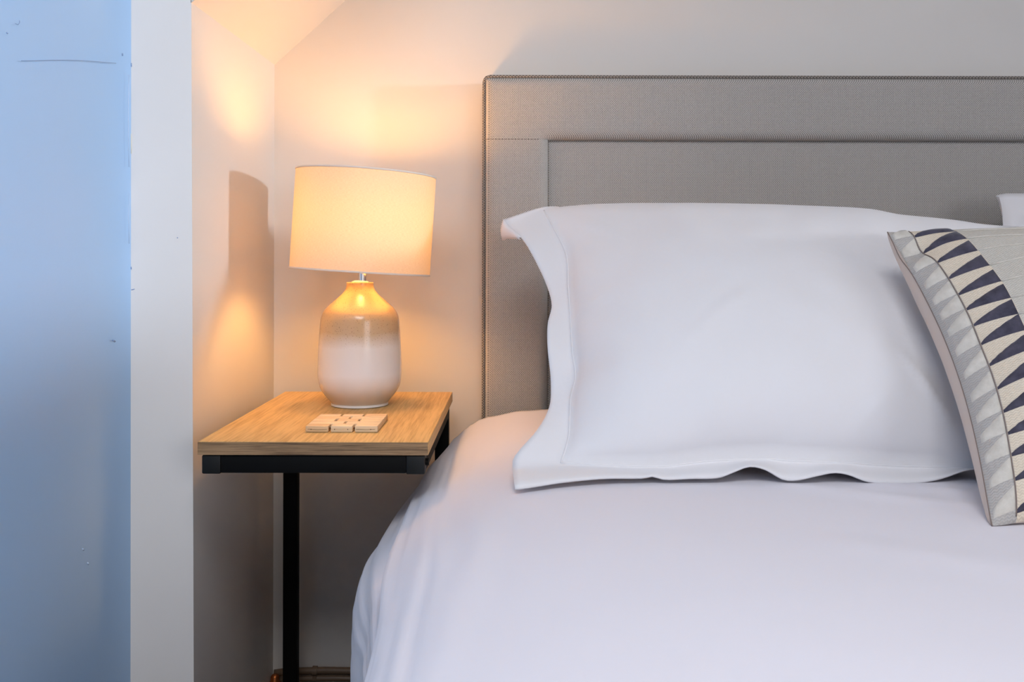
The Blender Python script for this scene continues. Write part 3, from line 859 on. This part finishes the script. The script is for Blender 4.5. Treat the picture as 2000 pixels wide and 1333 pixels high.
# smooth the outline
fine = []
for k in range(len(pr) - 1):
    for t in (0, .5):
        tabr = [(i, p[0]) for i, p in enumerate(pr)]; tabz = [(i, p[1]) for i, p in enumerate(pr)]
        fine.append((interp(tabr, k + t) * U, interp(tabz, k + t) * U))
fine.append((pr[-1][0] * U, pr[-1][1] * U))
lathe('ceramic_base', fine, M['glaze'], lamp, 96, (lx, LY, lz))
lathe('foot_ring', [(0, 0.0006), (53.5 * U, 0.0006), (55.5 * U, 1.5 * U), (55 * U, 5 * U), (52.5 * U, 6.5 * U), (0, 6.5 * U)], M['foot'], lamp, 96, (lx, LY, lz), sharp=50)
lathe('neck_cap', [(0, 239 * U), (16.5 * U, 239 * U), (16 * U, 241 * U), (10 * U, 243 * U), (0, 243 * U)], M['white_plastic'], lamp, 48, (lx, LY, lz))
sx_ = lx + 4 * U
lathe('stem', [(0, 242 * U), (8.2 * U, 242 * U), (8.2 * U, 300 * U), (0, 300 * U)], M['chrome'], lamp, 32, (sx_, LY, lz), sharp=40)
lathe('bulb_holder', [(0, 300 * U), (14 * U, 300 * U), (14 * U, 303 * U), (14 * U, 316 * U), (0, 316 * U)], M['white_plastic'], lamp, 32, (sx_, LY, lz), sharp=40)
bulb_m = bpy.data.materials.new('warm_lit_bulb'); bulb_m.use_nodes = True
N = bulb_m.node_tree.nodes; N.clear(); L = bulb_m.node_tree.links
em = N.new('ShaderNodeEmission'); em.inputs[0].default_value = (1.0, 0.50, 0.14, 1); em.inputs[1].default_value = 122.0
L.new(em.outputs[0], N.new('ShaderNodeOutputMaterial').inputs[0])
lathe('bulb', [(0.0, 316 * U), (11 * U, 316 * U), (14 * U, 324 * U), (21 * U, 338 * U), (27 * U, 354 * U), (29 * U, 370 * U), (28 * U, 384 * U), (24 * U, 396 * U), (15 * U, 406 * U), (0, 410 * U)], bulb_m, lamp, 32, (sx_, LY, lz))
# drum shade, sitting a little crooked
def shade_mat():
    m = bpy.data.materials.new('natural_linen_shade'); m.use_nodes = True
    N = m.node_tree.nodes; L = m.node_tree.links; N.clear()
    out = N.new('ShaderNodeOutputMaterial'); d = N.new('ShaderNodeBsdfDiffuse'); t = N.new('ShaderNodeBsdfTranslucent'); mx = N.new('ShaderNodeMixShader')
    tc = N.new('ShaderNodeTexCoord'); mp = N.new('ShaderNodeMapping'); L.new(tc.outputs['UV'], mp.inputs[0])
    mp.inputs['Scale'].default_value = (40, 500, 1); n1 = noise_n(N, L, mp.outputs[0], 1.0, 3)
    mp2 = N.new('ShaderNodeMapping'); L.new(tc.outputs['UV'], mp2.inputs[0]); mp2.inputs['Scale'].default_value = (900, 30, 1); n2 = noise_n(N, L, mp2.outputs[0], 1.0, 3)
    s = mth(N, L, 'ADD', mth(N, L, 'MULTIPLY', n1, 0.6), mth(N, L, 'MULTIPLY', n2, 0.4))
    col = ramp(N, L, s, [(0.30, lin((196, 178, 152))), (0.60, lin((220, 206, 184)))])
    L.new(col, d.inputs[0]); L.new(ramp(N, L, s, [(0.30, lin((200, 172, 136))), (0.60, lin((226, 204, 172)))]), t.inputs[0]); mx.inputs[0].default_value = 0.125
    L.new(d.outputs[0], mx.inputs[1]); L.new(t.outputs[0], mx.inputs[2]); L.new(mx.outputs[0], out.inputs[0])
    return m
M['shade'] = shade_mat()
M['trim'] = cloth('cream_shade_trim', (226, 214, 200))
SR = 135.5 * U; SH = 193.0 * U
sc = P(709.5, 436.5, LY)
rot = Matrix.Translation(sc) @ Matrix.Rotation(math.radians(3.5), 4, 'Y') @ Matrix.Rotation(math.radians(-0.5), 4, 'X')
n = 96; vs, fs, uvs = [], [], []
lay = [(SR, -SH / 2), (SR, SH / 2), (SR - .0012, SH / 2), (SR - .0012, -SH / 2)]
# single linen wall, a seam where the ends of the cloth meet
for zi in range(9):
    z = -SH / 2 + SH * zi / 8
    for k in range(n):
        a = 2 * math.pi * k / n; vs.append(rot @ Vector((SR * math.cos(a), SR * math.sin(a), z))); uvs.append((abs(2 * k / n - 1) * 2, zi / 8))
for zi in range(8):
    for k in range(n): fs.append((zi * n + k, zi * n + (k + 1) % n, (zi + 1) * n + (k + 1) % n, (zi + 1) * n + k))
shade = obj('lamp_shade', vs, fs, M['shade'], lamp, uvs=uvs)
def ringband(name, z0, z1, parent):
    vs, fs = [], []
    pr = [(SR + .0008, z0), (SR + .0010, (z0 + z1) / 2), (SR + .0008, z1), (SR - .0012, z1), (SR - .0012, z0)]
    for (r, z) in pr:
        for k in range(n): a = 2 * math.pi * k / n; vs.append(rot @ Vector((r * math.cos(a), r * math.sin(a), z)))
    for i in range(5):
        j = (i + 1) % 5
        for k in range(n): fs.append((i * n + k, i * n + (k + 1) % n, j * n + (k + 1) % n, j * n + k))
    o = obj(name, vs, fs, M['trim'], parent); return o
ringband('rolled_trim', SH / 2 - .0028, SH / 2 + .0006, shade)
ringband('rolled_trim', -SH / 2 - .0006, -SH / 2 + .0028, shade)
hub = rot @ Vector((0, 0, -SH / 2 + .012))
for k in range(3):
    a = 2 * math.pi * k / 3 + 0.5
    tube('shade_ring_arm', [rot @ Vector((0.02 * math.cos(a), 0.02 * math.sin(a), -SH / 2 + 0.030)), rot @ Vector(((SR - .001) * math.cos(a), (SR - .001) * math.sin(a), -SH / 2 + .008))], 0.0012, M['white_plastic'], shade, 6)
tube('shade_ring', [rot @ Vector((0.02 * math.cos(2 * math.pi * k / 24), 0.02 * math.sin(2 * math.pi * k / 24), -SH / 2 + 0.030)) for k in range(24)], 0.0015, M['white_plastic'], shade, 6, closed=True)
adopt(lamp)

# ------------------------------------------------------------------ heating pipes low on the back wall
py_ = YB - 0.022
pipe = tube('heating_pipe', [P(540, 1318, py_), P(560, 1315, py_), P(590, 1313.5, py_), P(640, 1312, py_), P(700, 1313, py_), P(800, 1316, py_)], 0.0075, M['copper'], n=14)
tag(pipe, 'thin heating pipe along the foot of the wall behind the table, upper of two', 'pipe')
pc = P(619, 1313, py_)
lathe('pipe_clip', [(0.0076, -.005), (0.0102, -.005), (0.0102, .005), (0.0076, .005)], M['copper'], pipe, 16, (0, 0, 0), sharp=40)
clip = pipe.children[0]; clip.rotation_euler = (0, math.pi / 2, 0); clip.location = pc
box('pipe_clip_tail', pc.x - .004, pc.x + .004, pc.y - .008, YB - .0005, pc.z - .018, pc.z - .009, M['copper'], pipe)
pipe2 = tube('heating_pipe', [P(540, 1331, py_), P(600, 1328, py_), P(660, 1327, py_), P(800, 1330, py_)], 0.0065, M['copper'], n=14)
tag(pipe2, 'thin heating pipe along the foot of the wall behind the table, lower of two', 'pipe')
fit = empty('pipe_valve', P(540, 1350, py_ - .01))
tag(fit, 'small copper pipe valve in the corner behind the table leg', 'pipe valve')
c0 = P(541, 1326, py_ - .012)
lathe('valve_body', [(0, -.03), (.011, -.03), (.012, -.01), (.009, -.006), (.009, .002), (.006, .006), (0, .008)], M['brass'], fit, 20, c0, sharp=40)
tube('valve_tail', [c0 + Vector((0, 0, -.03)), Vector((c0.x, c0.y, 0.0))], 0.0065, M['brass'], fit, 10)
adopt(fit)
